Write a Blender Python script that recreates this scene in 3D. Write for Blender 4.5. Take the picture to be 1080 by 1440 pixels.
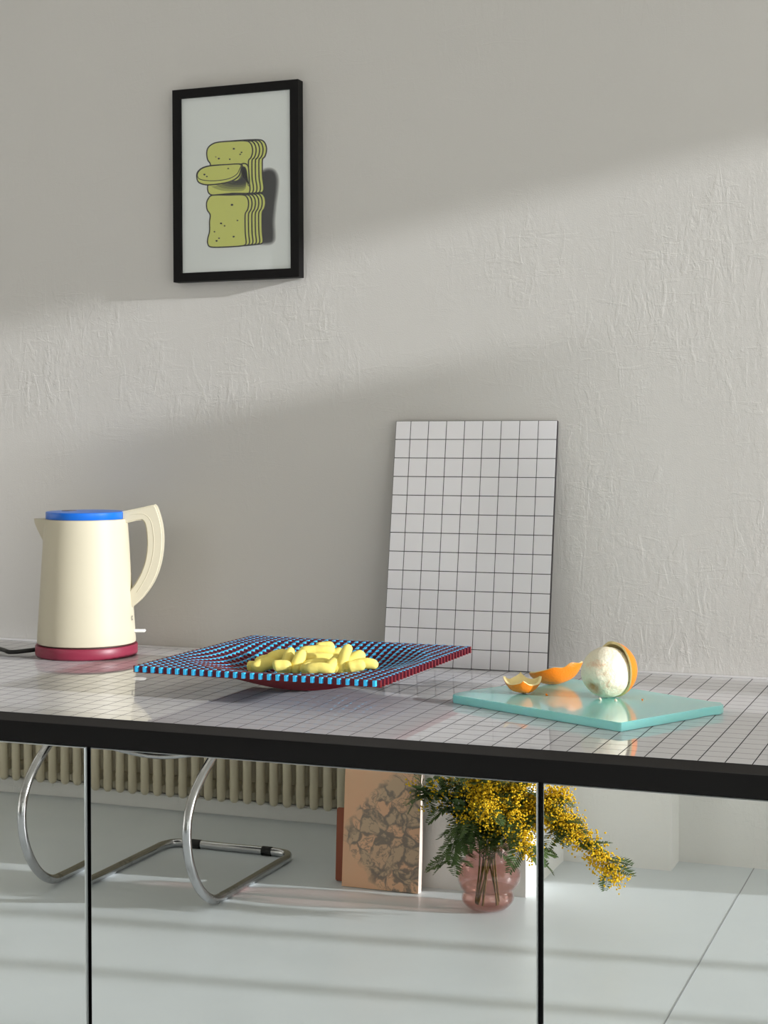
import bpy, bmesh, math, random
from mathutils import Vector, Matrix, noise
R = math.radians
random.seed(7)
for o in list(bpy.data.objects): bpy.data.objects.remove(o, do_unlink=True)
S = bpy.context.scene
COL = S.collection

# ------------------------------------------------------------------ camera
CAM = Vector((0.9783, -1.8071, 1.2656)); YAW = R(20.966); PIT = R(-1.109); ROL = R(-0.0698)
FPX = 2280.27
cd = bpy.data.cameras.new('camera'); cam = bpy.data.objects.new('camera', cd); COL.objects.link(cam)
cd.sensor_fit = 'AUTO'; cd.sensor_width = 36; cd.lens = FPX / 1440 * 36; cd.shift_y = -66.85 / 1440
cd.clip_start = .02; cd.clip_end = 200
fwd = Vector((-math.sin(YAW) * math.cos(PIT), math.cos(YAW) * math.cos(PIT), math.sin(PIT)))
rgt = Vector((math.cos(YAW), math.sin(YAW), 0)); upv = rgt.cross(fwd)
rg2 = rgt * math.cos(ROL) + upv * math.sin(ROL); up2 = -rgt * math.sin(ROL) + upv * math.cos(ROL)
cam.matrix_world = Matrix(((rg2.x, up2.x, -fwd.x, CAM.x), (rg2.y, up2.y, -fwd.y, CAM.y), (rg2.z, up2.z, -fwd.z, CAM.z), (0, 0, 0, 1)))
S.camera = cam
S.cycles.transparent_max_bounces = 32

# ------------------------------------------------------------------ light
S.view_settings.view_transform = 'Standard'; S.view_settings.look = 'None'
S.view_settings.exposure = 0.0; S.view_settings.gamma = 1.0; S.view_settings.use_curve_mapping = False
w = bpy.data.worlds.new('world'); S.world = w; w.use_nodes = True
bg = w.node_tree.nodes['Background']; bg.inputs[0].default_value = (1.0, 0.98, 0.935, 1); bg.inputs[1].default_value = 2.08
SUN_D = Vector((-1, .14, -.185)).normalized()
sl = bpy.data.lights.new('sun', 'SUN'); sun = bpy.data.objects.new('sun', sl); COL.objects.link(sun)
sl.energy = 4.7; sl.color = (.98, .985, 1.0); sl.angle = R(0.75)
sun.rotation_euler = SUN_D.to_track_quat('-Z', 'Y').to_euler(); sun.location = (8, -1, 3)
def portal(name, loc, rot, sx, sy):          # daylight portals filling the right opening and the added ones
    l = bpy.data.lights.new(name, 'AREA'); l.shape = 'RECTANGLE'; l.size = sx; l.size_y = sy
    l.cycles.is_portal = True
    o = bpy.data.objects.new(name, l); o.location = loc; o.rotation_euler = rot; COL.objects.link(o)

# ------------------------------------------------------------------ helpers
def lin(c):
    def f(v):
        v /= 255.
        return v / 12.92 if v <= .04045 else ((v + .055) / 1.055) ** 2.4
    return (f(c[0]), f(c[1]), f(c[2]), 1)
def mat(name, rgb, rough=.5, metal=0, coat=0, sss=0, spec=None, ior=None):
    m = bpy.data.materials.new(name); m.use_nodes = True
    b = m.node_tree.nodes['Principled BSDF']
    b.inputs['Base Color'].default_value = lin(rgb); b.inputs['Roughness'].default_value = rough
    b.inputs['Metallic'].default_value = metal
    if coat: b.inputs['Coat Weight'].default_value = coat; b.inputs['Coat Roughness'].default_value = .03
    if sss:
        b.inputs['Subsurface Weight'].default_value = sss; b.inputs['Subsurface Radius'].default_value = (1, .8, .6)
        b.inputs['Subsurface Scale'].default_value = .006
    if spec is not None: b.inputs['Specular IOR Level'].default_value = spec
    if ior: b.inputs['IOR'].default_value = ior
    return m
class NT:
    def __init__(s, m): s.m = m; s.t = m.node_tree; s.b = s.t.nodes['Principled BSDF']
    def n(s, ty, **kw):
        nd = s.t.nodes.new(ty)
        for k, v in kw.items():
            if k in nd.inputs.keys() if isinstance(k, str) else False: nd.inputs[k].default_value = v
            else: setattr(nd, k, v)
        return nd
    def l(s, a, b): s.t.links.new(a, b)
    def coord(s, scale=(1, 1, 1), rot=(0, 0, 0), out='Object'):
        tc = s.t.nodes.new('ShaderNodeTexCoord'); mp = s.t.nodes.new('ShaderNodeMapping')
        mp.inputs['Scale'].default_value = scale; mp.inputs['Rotation'].default_value = rot
        s.l(tc.outputs[out], mp.inputs[0]); return mp.outputs[0]
    def noise(s, co, scale, detail=4, rough=.5, dist=0):
        nd = s.t.nodes.new('ShaderNodeTexNoise'); nd.inputs['Scale'].default_value = scale
        nd.inputs['Detail'].default_value = detail; nd.inputs['Roughness'].default_value = rough
        nd.inputs['Distortion'].default_value = dist; s.l(co, nd.inputs['Vector']); return nd.outputs[0]
    def ramp(s, v, stops):
        nd = s.t.nodes.new('ShaderNodeValToRGB'); e = nd.color_ramp.elements
        while len(e) < len(stops): e.new(.5)
        for el, (p, c) in zip(e, stops): el.position = p; el.color = c if len(c) == 4 else (*c, 1)
        s.l(v, nd.inputs[0]); return nd.outputs[0]
    def math(s, op, a, b=None):
        nd = s.t.nodes.new('ShaderNodeMath'); nd.operation = op
        for i, v in enumerate((a, b)):
            if v is None: continue
            if isinstance(v, (int, float)): nd.inputs[i].default_value = v
            else: s.l(v, nd.inputs[i])
        return nd.outputs[0]
    def mix(s, f, a, b):
        nd = s.t.nodes.new('ShaderNodeMix'); nd.data_type = 'RGBA'
        for i, v in ((0, f), (6, a), (7, b)):
            if isinstance(v, (int, float)): nd.inputs[i].default_value = v
            elif isinstance(v, tuple): nd.inputs[i].default_value = v
            else: s.l(v, nd.inputs[i])
        return nd.outputs[2]
    def bump(s, h, strength=.5, dist=.002):
        nd = s.t.nodes.new('ShaderNodeBump'); nd.inputs['Strength'].default_value = strength
        nd.inputs['Distance'].default_value = dist; s.l(h, nd.inputs['Height']); s.l(nd.outputs[0], s.b.inputs['Normal'])

def obj(name, bm, m, parent=None, smooth=None):
    me = bpy.data.meshes.new(name); bm.normal_update(); bm.to_mesh(me); bm.free()
    for x in (m if isinstance(m, (list, tuple)) else [m]): me.materials.append(x)
    o = bpy.data.objects.new(name, me); COL.objects.link(o)
    if parent: o.parent = parent
    if smooth is not None:
        for p in me.polygons: p.use_smooth = True
        if smooth < 180: me.set_sharp_from_angle(angle=R(smooth))
    return o
def link(name, me, parent=None, loc=(0, 0, 0)):
    o = bpy.data.objects.new(name, me); COL.objects.link(o); o.parent = parent; o.location = loc; return o
def tag(o, label, cat, group=None):
    o['label'] = label; o['category'] = cat
    if group: o['group'] = group
    return o
def thing(name, label, cat, loc=(0, 0, 0), rotz=0, group=None):
    o = bpy.data.objects.new(name, None); COL.objects.link(o); o.empty_display_size = .05
    o.location = loc; o.rotation_euler = (0, 0, rotz); return tag(o, label, cat, group)
def struct(o): o['kind'] = 'structure'; return o
def BM(): return bmesh.new()
def box(bm, x0, x1, y0, y1, z0, z1, mi=0, bev=0):
    r = bmesh.ops.create_cube(bm, size=1, matrix=Matrix.Translation(((x0 + x1) / 2, (y0 + y1) / 2, (z0 + z1) / 2)) @ Matrix.Diagonal((x1 - x0, y1 - y0, z1 - z0, 1)))
    fs = {f for v in r['verts'] for f in v.link_faces}
    for f in fs: f.material_index = mi
    if bev:
        es = {e for v in r['verts'] for e in v.link_edges}
        bmesh.ops.bevel(bm, geom=list(es), offset=bev, segments=2, affect='EDGES')
    return bm
def lathe(bm, prof, n=48, mi=0, mod=None, closed=True):
    rings = []
    for r, z in prof:
        if r < 1e-6: rings.append([bm.verts.new((0, 0, z))]); continue
        ring = []
        for i in range(n):
            a = 2 * math.pi * i / n; rr, zz = (mod(r, z, a) if mod else (r, z))
            ring.append(bm.verts.new((rr * math.cos(a), rr * math.sin(a), zz)))
        rings.append(ring)
    for A, B in zip(rings, rings[1:]):
        for i in range(n):
            j = (i + 1) % n
            if len(A) == 1 and len(B) == 1: continue
            if len(A) == 1: f = bm.faces.new((A[0], B[i], B[j])) if False else bm.faces.new((A[0], B[j], B[i]))
            elif len(B) == 1: f = bm.faces.new((A[i], A[j], B[0]))
            else: f = bm.faces.new((A[i], A[j], B[j], B[i]))
            f.material_index = mi
    bmesh.ops.recalc_face_normals(bm, faces=bm.faces[:])
    return bm
def tube(bm, pts, rad, n=10, cap=True, mi=0):
    pts = [Vector(p) for p in pts]; rings = []; N = len(pts)
    rads = rad if isinstance(rad, (list, tuple)) else [rad] * N
    t0 = (pts[1] - pts[0]).normalized(); u = t0.orthogonal().normalized()
    for i, p in enumerate(pts):
        t = (pts[min(i + 1, N - 1)] - pts[max(i - 1, 0)]).normalized()
        u = (u - t * u.dot(t)).normalized(); v = t.cross(u)
        rings.append([bm.verts.new(p + (u * math.cos(2 * math.pi * k / n) + v * math.sin(2 * math.pi * k / n)) * rads[i]) for k in range(n)])
    for A, B in zip(rings, rings[1:]):
        for k in range(n):
            f = bm.faces.new((A[k], A[(k + 1) % n], B[(k + 1) % n], B[k])); f.material_index = mi
    if cap:
        bm.faces.new(rings[0][::-1]).material_index = mi; bm.faces.new(rings[-1]).material_index = mi
    return bm
def spline(P, sub=8, closed=False):
    P = [Vector(p) for p in P]; n = len(P); out = []
    rng = range(n if closed else n - 1)
    for i in rng:
        if closed: a, b, c, d = P[(i - 1) % n], P[i], P[(i + 1) % n], P[(i + 2) % n]
        else: a, b, c, d = P[max(i - 1, 0)], P[i], P[i + 1], P[min(i + 2, n - 1)]
        for k in range(sub):
            t = k / sub
            out.append(.5 * ((2 * b) + (c - a) * t + (2 * a - 5 * b + 4 * c - d) * t * t + (-a + 3 * b - 3 * c + d) * t ** 3))
    if not closed: out.append(P[-1])
    return out
def prism(bm, pts, f0, f1, mi=0):
    """polygon pts (2d) swept between maps f0(p) and f1(p)"""
    A = [bm.verts.new(f0(p)) for p in pts]; B = [bm.verts.new(f1(p)) for p in pts]; n = len(pts)
    fs = [bm.faces.new(A), bm.faces.new(B[::-1])] + [bm.faces.new((A[i], B[i], B[(i + 1) % n], A[(i + 1) % n])) for i in range(n)]
    for f in fs: f.material_index = mi
    bmesh.ops.recalc_face_normals(bm, faces=fs)
    return fs
def ray(px, py):
    return fwd + rg2 * ((px - 540) / FPX) - up2 * ((py - 720 + 66.85) / FPX)
def at(px, py, axis, val):                     # where the sight line through a photo pixel meets a plane of the room
    d = ray(px, py); return CAM + d * ((val - CAM[axis]) / d[axis])
def project(p):
    d = Vector(p) - CAM; z = d.dot(fwd)
    return 540 + FPX * d.dot(rg2) / z, 720 - 66.85 - FPX * d.dot(up2) / z

# ------------------------------------------------------------------ dimensions
P = .030; HT = .90; W = .652                    # tile pitch, worktop height, back wall plane
XR = 5.0; XL = -3.6; YF = -2.95; CEIL = 3.1    # room
PIERY = -2.43

# ------------------------------------------------------------------ materials
def plaster(name, rgb, dist):
    m = mat(name, rgb, .9); t = NT(m)
    co = t.coord()
    big = t.noise(co, 2.2, 3)
    s1 = t.noise(t.coord((16, 16, 5.5), (0, R(14), 0)), 3.0, 6, .62, .9)       # trowel streaks
    s2 = t.noise(t.coord((7, 7, 26), (0, R(48), 0)), 2.0, 6, .6, 1.2)
    s3 = t.noise(t.coord((1, 1, .45), (0, R(9), 0)), 120, 5, .65); s4 = t.noise(co, 520, 2, .5)
    r1 = t.ramp(s1, [(.52, (0, 0, 0)), (.60, (1, 1, 1))]); r2 = t.ramp(s2, [(.57, (0, 0, 0)), (.62, (1, 1, 1))])
    patch = t.ramp(t.noise(co, 3.2, 4, .6), [(.40, (.06, .06, .06)), (.66, (1, 1, 1))])
    h = t.math('ADD', t.math('MULTIPLY', r1, .22), t.math('MULTIPLY', r2, .16))
    h = t.math('ADD', h, t.math('MULTIPLY', s3, .75))
    h = t.math('ADD', t.math('MULTIPLY', h, patch), t.math('MULTIPLY', s4, .15))
    h = t.math('ADD', h, t.math('MULTIPLY', big, 1.5))
    t.bump(h, .6, dist)
    c = lin(rgb); c2 = tuple(v * .96 for v in c[:3]) + (1,)
    t.l(t.mix(big, c, c2), t.b.inputs['Base Color'])
    return m
M = {}
M['plaster'] = plaster('plaster', (213, 211, 207), .0019)
M['plaster_white'] = plaster('plaster_white', (244, 243, 240), .005)
M['ceiling'] = mat('ceiling_paint', (232, 229, 222), .9)
m = M['floor'] = mat('painted_floor', (213, 219, 221), .38); t = NT(m)
co = t.coord(); nz = t.noise(co, 2.2, 6, .6)
t.l(t.mix(nz, lin((216, 223, 227)), lin((226, 232, 235))), t.b.inputs['Base Color'])
t.l(t.ramp(t.noise(co, 5, 5), [(.3, (.3, .3, .3)), (.7, (.46, .46, .46))]), t.b.inputs['Roughness'])
t.bump(t.noise(co, 14, 4), .12, .002)
M['seam'] = mat('floor_joint', (160, 164, 168), .6)
M['mirror'] = mat('mirror', (243, 246, 244), .0, 1)
M['glass_edge'] = mat('ground_glass_edge', (190, 197, 197), .3)
M['black'] = mat('black_lacquer', (9, 8, 9), .45, spec=.25)
m = M['black_lip'] = mat('black_edging', (34, 31, 30), .55); t = NT(m)
t.bump(t.noise(t.coord(), 900, 2), .15, .0004)
M['grout'] = mat('dark_grout', (34, 31, 34), .8, spec=.05)
m = M['tile'] = mat('white_glazed_tile', (220, 219, 223), .008, ior=1.52); t = NT(m)
M['board_tile'] = mat('white_panel_tile', (240, 239, 243), .10)
M['board_back'] = mat('panel_backing', (40, 36, 42), .5)
M['white_trim'] = mat('white_sealant', (228, 227, 230), .3)
M['cream'] = mat('cream_enamel', (206, 199, 176), .5, spec=.35)
M['blue'] = mat('blue_plastic', (18, 108, 214), .3)
M['burgundy_base'] = mat('burgundy_plastic', (138, 42, 66), .42)
M['rubber'] = mat('black_rubber', (14, 13, 13), .5)
M['clear_plastic'] = mat('milky_plastic', (236, 236, 234), .25)
M['dark_gap'] = mat('dark_gap', (60, 42, 34), .6)
M['frame_black'] = mat('black_frame', (7, 6, 7), .5, spec=.18)
M['paper'] = mat('print_paper', (224, 226, 227), .8)
M['ink_green'] = mat('ink_yellow_green', (206, 208, 106), .8)
M['ink_black'] = mat('ink_black', (20, 18, 20), .8)
for i in range(6):
    k = i / 5
    M['ink_g%d' % i] = mat('ink_shade_%d' % i, tuple(int(222 * (1 - k) + 26 * k) for _ in range(3)), .8)
    M['ink_s%d' % i] = mat('ink_green_shade_%d' % i, tuple(int(a * (1 - k) + 22 * k) for a in (196, 200, 96)), .8)
M['strip_blue'] = mat('cyan_strip', (62, 196, 252), .4)
M['strip_red'] = mat('burgundy_strip', (112, 8, 24), .4)
m = M['candy'] = mat('yellow_foam_candy', (252, 233, 126), .8, sss=.06); t = NT(m)
t.bump(t.noise(t.coord(), 160, 3), .35, .0015)
m = M['aqua'] = mat('aqua_resin', (158, 238, 235), .14, sss=.35); t = NT(m); t.b.inputs['Coat Weight'].default_value = .5; t.b.inputs['Coat Roughness'].default_value = .05
m = M['peel'] = mat('orange_peel', (244, 132, 14), .38, sss=.15); t = NT(m)
t.bump(t.noise(t.coord(), 420, 2, .5), .5, .0012)
m = M['pith'] = mat('orange_pith', (246, 240, 222), .8, sss=.2); t = NT(m); co = t.coord()
pz = t.noise(co, 34, 5, .6); bl = t.ramp(t.noise(co, 42, 5, .7, .4), [(.54, (0, 0, 0)), (.68, (1, 1, 1))])
t.l(t.mix(t.math('MULTIPLY', bl, .7), t.mix(pz, lin((255, 249, 232)), lin((252, 240, 206))), lin((236, 190, 150))), t.b.inputs['Base Color'])
dn = t.t.nodes.new('ShaderNodeVectorMath'); dn.operation = 'DISTANCE'; t.l(co, dn.inputs[0]); dn.inputs[1].default_value = (-.0143, -.0244, .0148)
nv = t.ramp(t.math('ADD', t.math('MULTIPLY', dn.outputs['Value'], 42), t.math('MULTIPLY', t.noise(co, 130, 4), .55)), [(.42, (1, 1, 1)), (.95, (0, 0, 0))])
cur_ = t.b.inputs['Base Color'].links[0].from_socket
t.l(t.mix(t.math('MULTIPLY', nv, .9), cur_, lin((206, 138, 70))), t.b.inputs['Base Color'])
t.bump(t.noise(co, 120, 5, .65), .7, .004)
M['pith_in'] = mat('pith_inner', (246, 228, 168), .8)
m = M['chrome'] = mat('worn_chrome', (196, 196, 198), .2, 1); t = NT(m); co = t.coord()
t.l(t.ramp(t.noise(co, 8, 5, .6), [(.35, (.10, .10, .10)), (.75, (.34, .34, .34))]), t.b.inputs['Roughness'])
t.l(t.mix(t.ramp(t.noise(co, 12, 5, .7), [(.58, (0, 0, 0)), (.74, (1, 1, 1))]), lin((196, 196, 198)), lin((150, 147, 144))), t.b.inputs['Base Color'])
M['leather'] = mat('black_leather', (30, 28, 27), .5)
m = M['radiator'] = mat('radiator_enamel', (214, 204, 180), .45); t = NT(m)
t.l(t.mix(t.noise(t.coord(), 9, 4), lin((220, 211, 188)), lin((204, 193, 166))), t.b.inputs['Base Color'])
m = M['marble'] = mat('peach_marble', (222, 168, 130), .3); t = NT(m)
co = t.coord()
wv = t.t.nodes.new('ShaderNodeTexNoise'); wv.inputs['Scale'].default_value = 11; wv.inputs['Detail'].default_value = 5; t.l(co, wv.inputs['Vector'])
ad = t.t.nodes.new('ShaderNodeVectorMath'); ad.operation = 'MULTIPLY_ADD'; t.l(wv.outputs['Color'], ad.inputs[0]); ad.inputs[1].default_value = (.10, .10, .10); t.l(co, ad.inputs[2])
def ridge(scale, wd, dist):
    return t.ramp(t.math('ABSOLUTE', t.math('SUBTRACT', t.noise(ad.outputs[0], scale, 3, .5, dist), .5)), [(.0, (1, 1, 1)), (wd * .45, (.7, .7, .7)), (wd, (0, 0, 0))])
vd = t.t.nodes.new('ShaderNodeTexVoronoi'); vd.feature = 'DISTANCE_TO_EDGE'; vd.inputs['Scale'].default_value = 24; t.l(ad.outputs[0], vd.inputs['Vector'])
vc = t.t.nodes.new('ShaderNodeTexVoronoi'); vc.feature = 'F1'; vc.inputs['Scale'].default_value = 24; t.l(ad.outputs[0], vc.inputs['Vector'])
thr = t.math('MULTIPLY', t.ramp(t.noise(co, 19, 4, .6), [(.34, (0, 0, 0)), (.70, (1, 1, 1))]), .24)
v1 = t.ramp(t.math('SUBTRACT', t.math('ADD', thr, .015), vd.outputs['Distance']), [(.0, (0, 0, 0)), (.10, (1, 1, 1))])
v2 = ridge(36, .030, .3)
sep = t.t.nodes.new('ShaderNodeSeparateXYZ'); t.l(ad.outputs[0], sep.inputs[0])
# a diagonal band of grey breccia runs through the slab
# (a wedge opening from the left edge to the right)
sx_ = t.math('SUBTRACT', sep.outputs[0], .05); sz_ = t.math('SUBTRACT', sep.outputs[2], .05)
up_ = t.math('SUBTRACT', t.math('ADD', t.math('MULTIPLY', sx_, 1.0), .165), sz_)
lo_ = t.math('SUBTRACT', t.math('ADD', t.math('MULTIPLY', sx_, 1.05), sz_), .125)
band = t.math('MINIMUM', up_, lo_)
bnd = t.ramp(t.math('ADD', t.math('MULTIPLY', band, 9), t.math('MULTIPLY', t.noise(co, 26, 5), .5)), [(.16, (0, 0, 0)), (.42, (1, 1, 1))])
vv = t.math('MAXIMUM', v1, t.math('MULTIPLY', v2, .8)); vv = t.math('MULTIPLY', vv, bnd)
blot = t.math('MULTIPLY', t.ramp(vc.outputs['Color'], [(.35, (0, 0, 0)), (.50, (1, 1, 1))]), bnd)
base = t.mix(t.noise(co, 7, 5, .6), lin((236, 176, 138)), lin((228, 194, 160)))
base = t.mix(t.math('MULTIPLY', blot, .8), base, lin((196, 172, 144)))
t.l(t.mix(t.math('MULTIPLY', vv, .85), base, lin((122, 113, 106))), t.b.inputs['Base Color'])
M['marble_edge'] = mat('marble_edge', (232, 214, 204), .4)
M['terracotta'] = mat('terracotta', (150, 82, 58), .7)
M['stem'] = mat('green_stem', (92, 98, 42), .6)
m = M['leaf'] = mat('mimosa_leaf', (72, 98, 52), .55); t = NT(m)
t.l(t.mix(t.noise(t.coord(), 14, 3), lin((58, 84, 44)), lin((106, 130, 74))), t.b.inputs['Base Color'])
M['blossom'] = mat('mimosa_blossom', (246, 202, 26), .8)
def clear(name, tint, ior=1.45, rough=0.0):
    m = bpy.data.materials.new(name); m.use_nodes = True; nt = m.node_tree; nt.nodes.remove(nt.nodes['Principled BSDF'])
    tr = nt.nodes.new('ShaderNodeBsdfTransparent'); tr.inputs[0].default_value = lin(tint)
    gl = nt.nodes.new('ShaderNodeBsdfGlossy'); gl.inputs['Roughness'].default_value = rough
    lw = nt.nodes.new('ShaderNodeLayerWeight'); pw = nt.nodes.new('ShaderNodeMath'); pw.operation = 'POWER'; pw.inputs[1].default_value = 3.2
    fr = nt.nodes.new('ShaderNodeMath'); fr.operation = 'MULTIPLY_ADD'; fr.inputs[1].default_value = ior; fr.inputs[2].default_value = ior * .06
    nt.links.new(lw.outputs['Facing'], pw.inputs[0]); nt.links.new(pw.outputs[0], fr.inputs[0])
    mx = nt.nodes.new('ShaderNodeMixShader'); out = nt.nodes['Material Output']
    nt.links.new(fr.outputs[0], mx.inputs[0]); nt.links.new(tr.outputs[0], mx.inputs[1]); nt.links.new(gl.outputs[0], mx.inputs[2]); nt.links.new(mx.outputs[0], out.inputs[0])
    return m
M['pane'] = clear('clear_pane', (253, 254, 253), .22)
M['pink_glass'] = clear('pink_glass', (252, 236, 234), .75)
M['water'] = clear('water', (250, 246, 240), .3)

# ------------------------------------------------------------------ the room
def slab(name, args, m): return struct(obj(name, box(BM(), *args), m))
fo = slab('floor', (XL, XR, -3.1, W + .1, -.1, 0), M['floor'])
seam = obj('floor_joint', box(BM(), .302, .305, YF, .0, 0, .0006), M['seam'], fo)
slab('wall_back', (XL, XR, W, W + .12, 0, CEIL), M['plaster'])
slab('ceiling', (XL, XR, -3.1, W + .12, CEIL, CEIL + .1), M['ceiling'])
slab('wall_left', (XL - .1, XL, -3.1, W + .12, 0, CEIL), M['ceiling'])
# right end wall: wide glazed opening towards the sun
HEAD = 2.525
bm = BM()
box(bm, XR, XR + .12, -3.1, W + .12, HEAD, CEIL + .1)
box(bm, XR, XR + .12, .60, W + .12, 0, HEAD)
box(bm, XR, XR + .12, -3.03, .60, 0, .06)
struct(obj('wall_right', bm, M['ceiling']))
wr = BM()
for yc in (-2.71, -2.33, -1.93, -1.53, -1.13, -.73): box(wr, XR + .02, XR + .06, yc - .022, yc + .022, .06, HEAD)
struct(obj('window_1', wr, M['ceiling']))
slab('shade_panel_1', (4.78, 4.84, -.095, .016, 0, 2.235), M['ceiling'])     # unseen narrow panel, added to cast the wedge shadow on the wall
slab('shade_panel_2', (4.78, 4.84, -.70, -.248, 0, 1.705), M['ceiling'])   # unseen lower panel, added to shade the worktop's front right
portal('portal_right', (XR + .10, -1.16, 1.312), (0, R(90), 0), 2.42, 3.52)
# opposite wall: window parapet, pier, radiator niche
bm = BM()
box(bm, .085, 2.3, -3.07, YF, 0, CEIL)               # stretch behind the camera
box(bm, 2.3, XR, -3.07, YF, 2.525, CEIL); box(bm, 2.3, XR, -3.07, YF, 0, .06)   # unseen corner opening, added to let sun reach the far floor
box(bm, -.235, .085, -3.07, -2.835, 0, CEIL)         # thicker stretch next to the pier
box(bm, -.66, -.235, -3.07, PIERY, 0, CEIL)          # pier
box(bm, XL, -.66, -3.12, -3.07, 0, 1.90)             # niche behind the radiator, high opening above added to brighten the back wall's left
box(bm, XL, -.66, -3.12, -3.07, 2.90, CEIL); box(bm, XL, -2.7, -3.12, -3.07, 1.90, 2.90)
struct(obj('wall_front', bm, M['plaster_white']))
portal('portal_niche', (-1.68, -3.095, 2.40), (R(-90), 0, 0), 2.04, 1.0)
portal('portal_corner', (3.65, -3.02, 1.29), (R(-90), 0, 0), 2.7, 2.46)
struct(obj('trim_1', box(BM(), XL, -.66, -3.07, -2.995, 0, .052, bev=.004), M['plaster_white']))

# ------------------------------------------------------------------ worktop with tiles
X0, X1 = -1.335, 1.684
wt = thing('tiled_worktop', 'long worktop covered in small glossy white square tiles with a black edge', 'worktop', (0, 0, HT))
bm = BM(); box(bm, X0, X1, .004, W - .002, -.009, -.00006)
obj('tile_bed', bm, M['grout'], wt)
bm = BM()      # black edging: thin chamfered lip over a deeper black rail
prof = [(.0035, -.0002), (.0015, -.0004), (-.0035, -.0098), (-.0035, -.0108), (.012, -.0108), (.012, -.009), (.0035, -.009)]
prism(bm, prof, lambda p: (X0, p[0], p[1]), lambda p: (X1, p[0], p[1]))
obj('edge_lip', bm, M['black_lip'], wt)
obj('front_rail', box(BM(), X0, X1, .001, .03, -.0385, -.0108), M['black'], wt)
obj('back_strip', box(BM(), X0, X1, .6305, W - .001, -.0008, .0006), M['white_trim'], wt)
def tile_mesh(name, sx, sy, h, inset, m):
    bm = BM(); a, b = sx / 2, sy / 2
    lo = [bm.verts.new((x * a, y * b, -h)) for x, y in ((-1, -1), (1, -1), (1, 1), (-1, 1))]
    mi = [bm.verts.new((x * a, y * b, -inset * .7)) for x, y in ((-1, -1), (1, -1), (1, 1), (-1, 1))]
    hi = [bm.verts.new((x * (a - inset), y * (b - inset), 0)) for x, y in ((-1, -1), (1, -1), (1, 1), (-1, 1))]
    for A, B in ((lo, mi), (mi, hi)):
        for i in range(4): bm.faces.new((A[i], A[(i + 1) % 4], B[(i + 1) % 4], B[i]))
    bm.faces.new(hi)
    me = bpy.data.meshes.new(name); bm.to_mesh(me); bm.free(); me.materials.append(m); return me
TG = .0013
tme = tile_mesh('tile', P - TG, P - TG, .00012, .00003, M['tile'])
cells = []
for i in range(-44, 56):
    for j in range(21):
        cx, cy = (i + .5) * P, (j + .5) * P
        if cx - P / 2 < X0 or cx + P / 2 > X1: continue
        q = [project((cx + sx * P / 2, cy + sy * P / 2, HT)) for sx, sy in ((-1, -1), (1, -1), (1, 1), (-1, 1))]
        ar = abs(sum(q[k][0] * q[(k + 1) % 4][1] - q[(k + 1) % 4][0] * q[k][1] for k in range(4))) / 2
        vis = all(0 <= p[0] <= 1080 and 0 <= p[1] <= 1440 for p in q)
        cells.append((ar if vis else 0, cx, cy))
cells.sort(reverse=True)
for a, cx, cy in cells[:300]: link('tile', tme, wt, (cx, cy, 0))
bm = BM()
for a, cx, cy in cells[300:]:
    s = (P - TG) / 2; n = .00003
    vs = [[bm.verts.new((cx + x * (s - d), cy + y * (s - d), z)) for x, y in ((-1, -1), (1, -1), (1, 1), (-1, 1))] for d, z in ((0, -.00012), (0, -.00002), (n, 0))]
    for A, B in zip(vs, vs[1:]):
        for k in range(4): bm.faces.new((A[k], A[(k + 1) % 4], B[(k + 1) % 4], B[k]))
    bm.faces.new(vs[2])
tf = obj('tile_field', bm, M['tile'], wt); tf['kind'] = 'stuff'

# ------------------------------------------------------------------ mirrored cabinets
gaps = [-.1246 + k * .6026 for k in range(-2, 4)]
names = ['leftmost cabinet, out past the chair side, with a full mirrored door', 'black cabinet with mirrored door reflecting the left chair leg, below the kettle',
         'black cabinet with mirrored door reflecting chair, marble slab and vase, below the bowl', 'black cabinet with mirrored door reflecting white parapet, below the cutting board', 'rightmost cabinet with a full mirrored door']
for k in range(5):
    xa, xb = gaps[k], gaps[k + 1]
    c = thing('mirror_cabinet', names[k], 'cabinet', ((xa + xb) / 2, 0, 0), 0, 'mirrored cabinets under the worktop')
    hw = (xb - xa) / 2
    obj('carcass', box(BM(), -hw, hw, .012, W - .02, .0, HT - .0385), M['black'], c)
    d = BM(); g = .0037; zt = HT - .0385 - .0010; zb = .02; e = .0009
    # mirrored front with a ground edge all round
    y0 = .002; a = hw - g
    fr = [d.verts.new(p) for p in ((-a + e, y0, zb + e), (a - e, y0, zb + e), (a - e, y0, zt - e), (-a + e, y0, zt - e))]
    fe = [d.verts.new(p) for p in ((-a, y0 + .001, zb), (a, y0 + .001, zb), (a, y0 + .001, zt), (-a, y0 + .001, zt))]
    bk = [d.verts.new((v.co.x, y0 + .006, v.co.z)) for v in fe]
    d.faces.new(fr)
    for A, B in ((fr, fe), (fe, bk)):
        for i in range(4):
            f = d.faces.new((A[i], B[i], B[(i + 1) % 4], A[(i + 1) % 4])); f.material_index = 1
    d.faces.new(bk[::-1]).material_index = 1
    bmesh.ops.recalc_face_normals(d, faces=d.faces[:])
    do = obj('mirror_door', d, [M['mirror'], M['glass_edge']], c)
    if k == 1:      # this door hangs very slightly ajar
        piv = Vector((hw, 0, .45)); mt = Matrix.Translation(piv) @ Matrix.Rotation(.0150, 4, 'Z') @ Matrix.Rotation(.0042, 4, 'X') @ Matrix.Translation(-piv)
        do.matrix_local = mt

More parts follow.
